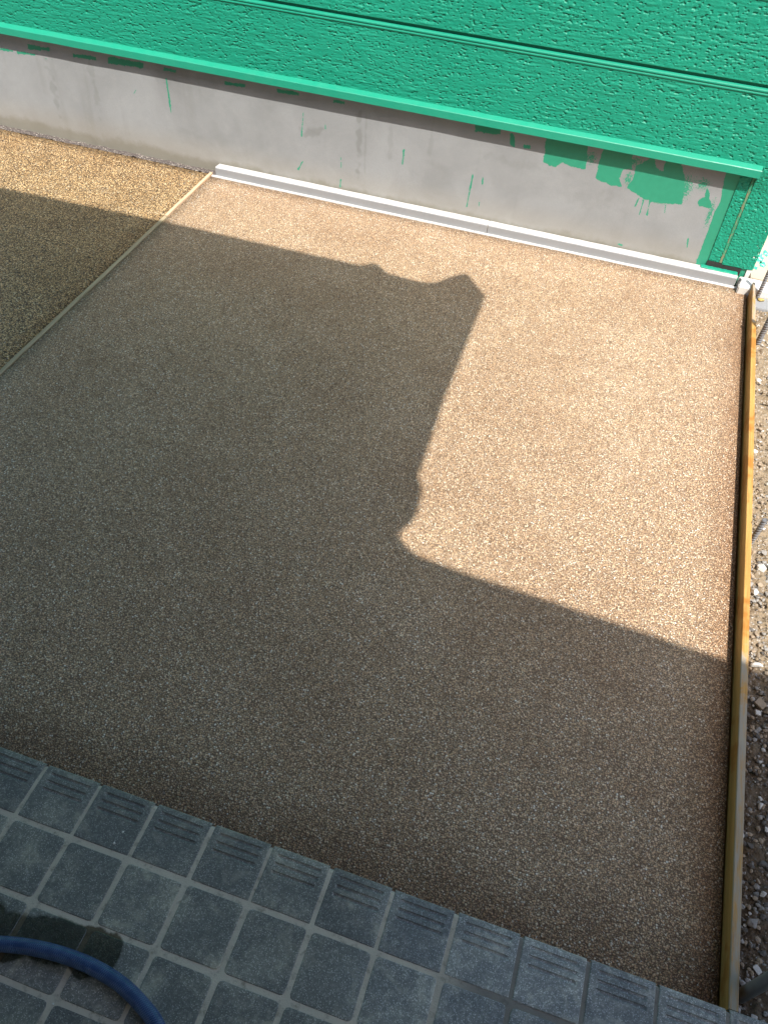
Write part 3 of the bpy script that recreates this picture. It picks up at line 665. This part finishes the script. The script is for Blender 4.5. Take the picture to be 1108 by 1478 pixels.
# ------------------------------------------------------------------ hose
pts = [(-.75, -.60), (-.4, -.55), (-.1, -.49), (.1, -.446), (.210, -.416), (.291, -.388), (.379, -.369), (.475, -.363), (.562, -.372), (.629, -.393), (.681, -.42), (.727, -.473), (.762, -.55), (.78, -.68), (.76, -.85), (.68, -1.0), (.5, -1.1)]
HR = .0158; P = []
for i in range(1, len(pts)-2):
    p0, p1, p2, p3 = [np.array(q) for q in pts[i-1:i+3]]
    for t in np.linspace(0, 1, 12, endpoint=False):
        P.append(.5*((2*p1)+(-p0+p2)*t+(2*p0-5*p1+4*p2-p3)*t*t+(-p0+3*p1-3*p2+p3)*t**3))
P = np.array(P); L = np.concatenate([[0], np.cumsum(np.hypot(*np.diff(P, axis=0).T))]); T = np.gradient(P, axis=0); T /= np.hypot(*T.T)[:, None]
seg = 20; V = []; F = []
for p_, t_ in zip(P, T):
    for k_ in range(seg):
        a = k_/seg*math.tau; V.append((p_[0]-t_[1]*HR*math.cos(a), p_[1]+t_[0]*HR*math.cos(a), ZT+HR+HR*math.sin(a)))
for i in range(len(P)-1):
    for k_ in range(seg): F.append((i*seg+k_, (i+1)*seg+k_, (i+1)*seg+(k_+1) % seg, i*seg+(k_+1) % seg))
F += [tuple(range(seg)), tuple((len(P)-1)*seg+k_ for k_ in range(seg))[::-1]]
me = mesh('hose', V, F, True); uv = me.uv_layers.new(name='UVMap')
for li, lp in enumerate(me.loops):
    i, k_ = divmod(lp.vertex_index, seg); uv.data[li].uv = (L[i], k_/seg)
for pg in me.polygons:          # close the seam
    ls = list(pg.loop_indices)
    if len(ls) == 4 and max(uv.data[l].uv[1] for l in ls)-min(uv.data[l].uv[1] for l in ls) > .5:
        for l in ls:
            if uv.data[l].uv[1] < .5: uv.data[l].uv[1] += 1
link('garden_hose', me, M['hose'], label='blue braided garden hose lying across the dark porch tiles', category='hose')

# ------------------------------------------------------------------ the house behind the camera whose roof throws the shadow
ZR = 2.75; K = Vector((LD.x/-LD.z, LD.y/-LD.z))
SH = [(-4.5, 2.63), (-1.92, 2.66), (-.946, 2.685), (.039, 2.688), (.061, 2.705), (.094, 2.736), (.134, 2.718), (.183, 2.674), (.324, 2.663), (.389, 2.672), (.424, 2.695), (.466, 2.761), (.520, 2.822), (.545, 2.818), (.655, 2.685), (.660, 2.523), (.662, 2.382), (.667, 2.119), (.670, 1.901), (.687, 1.626), (.697, 1.432), (.719, 1.403), (.732, 1.369), (.745, 1.268), (.740, 1.225), (.730, 1.194), (.714, 1.158), (.727, 1.128), (.765, 1.090), (.810, 1.067), (.969, 1.052), (1.362, 1.033), (1.801, 1.008), (5.5, .80)]
outl = [(x-K.x*ZR, y-K.y*ZR) for x, y in SH]
house = link('house', None, loc=(0, -2.6, 0), label='house with a tiled porch roof standing behind the porch', category='house')
def hp(name, me, mat):
    o = link(name, me, mat, house); o.matrix_parent_inverse = Matrix.Translation((0, 2.6, 0)); return o
bm = bmesh.new(); poly = [(x, y) for x, y in outl]+[(6.5, -2.59), (-4.5, -2.59)]
top = [bm.verts.new((x, y, ZR)) for x, y in poly]; f = bm.faces.new(top)
e = bmesh.ops.extrude_face_region(bm, geom=[f])
bmesh.ops.translate(bm, verts=[v for v in e['geom'] if isinstance(v, bmesh.types.BMVert)], vec=(0, 0, .03))
hp('roof_slab', from_bm('roof_slab', bm), M['roof'])
hp('wall', box(-3.3, 6, -2.8, -2.6, -.1, 4.6), M['plaster'])
hp('upper_roof', box(-3.6, 6.4, -5.5, -2.4, 4.6, 4.75), M['roof'])
bm = bmesh.new()
hp('door', box(.4, 1.3, -2.6, -2.56, .15, 2.2, .01), M['wood'])
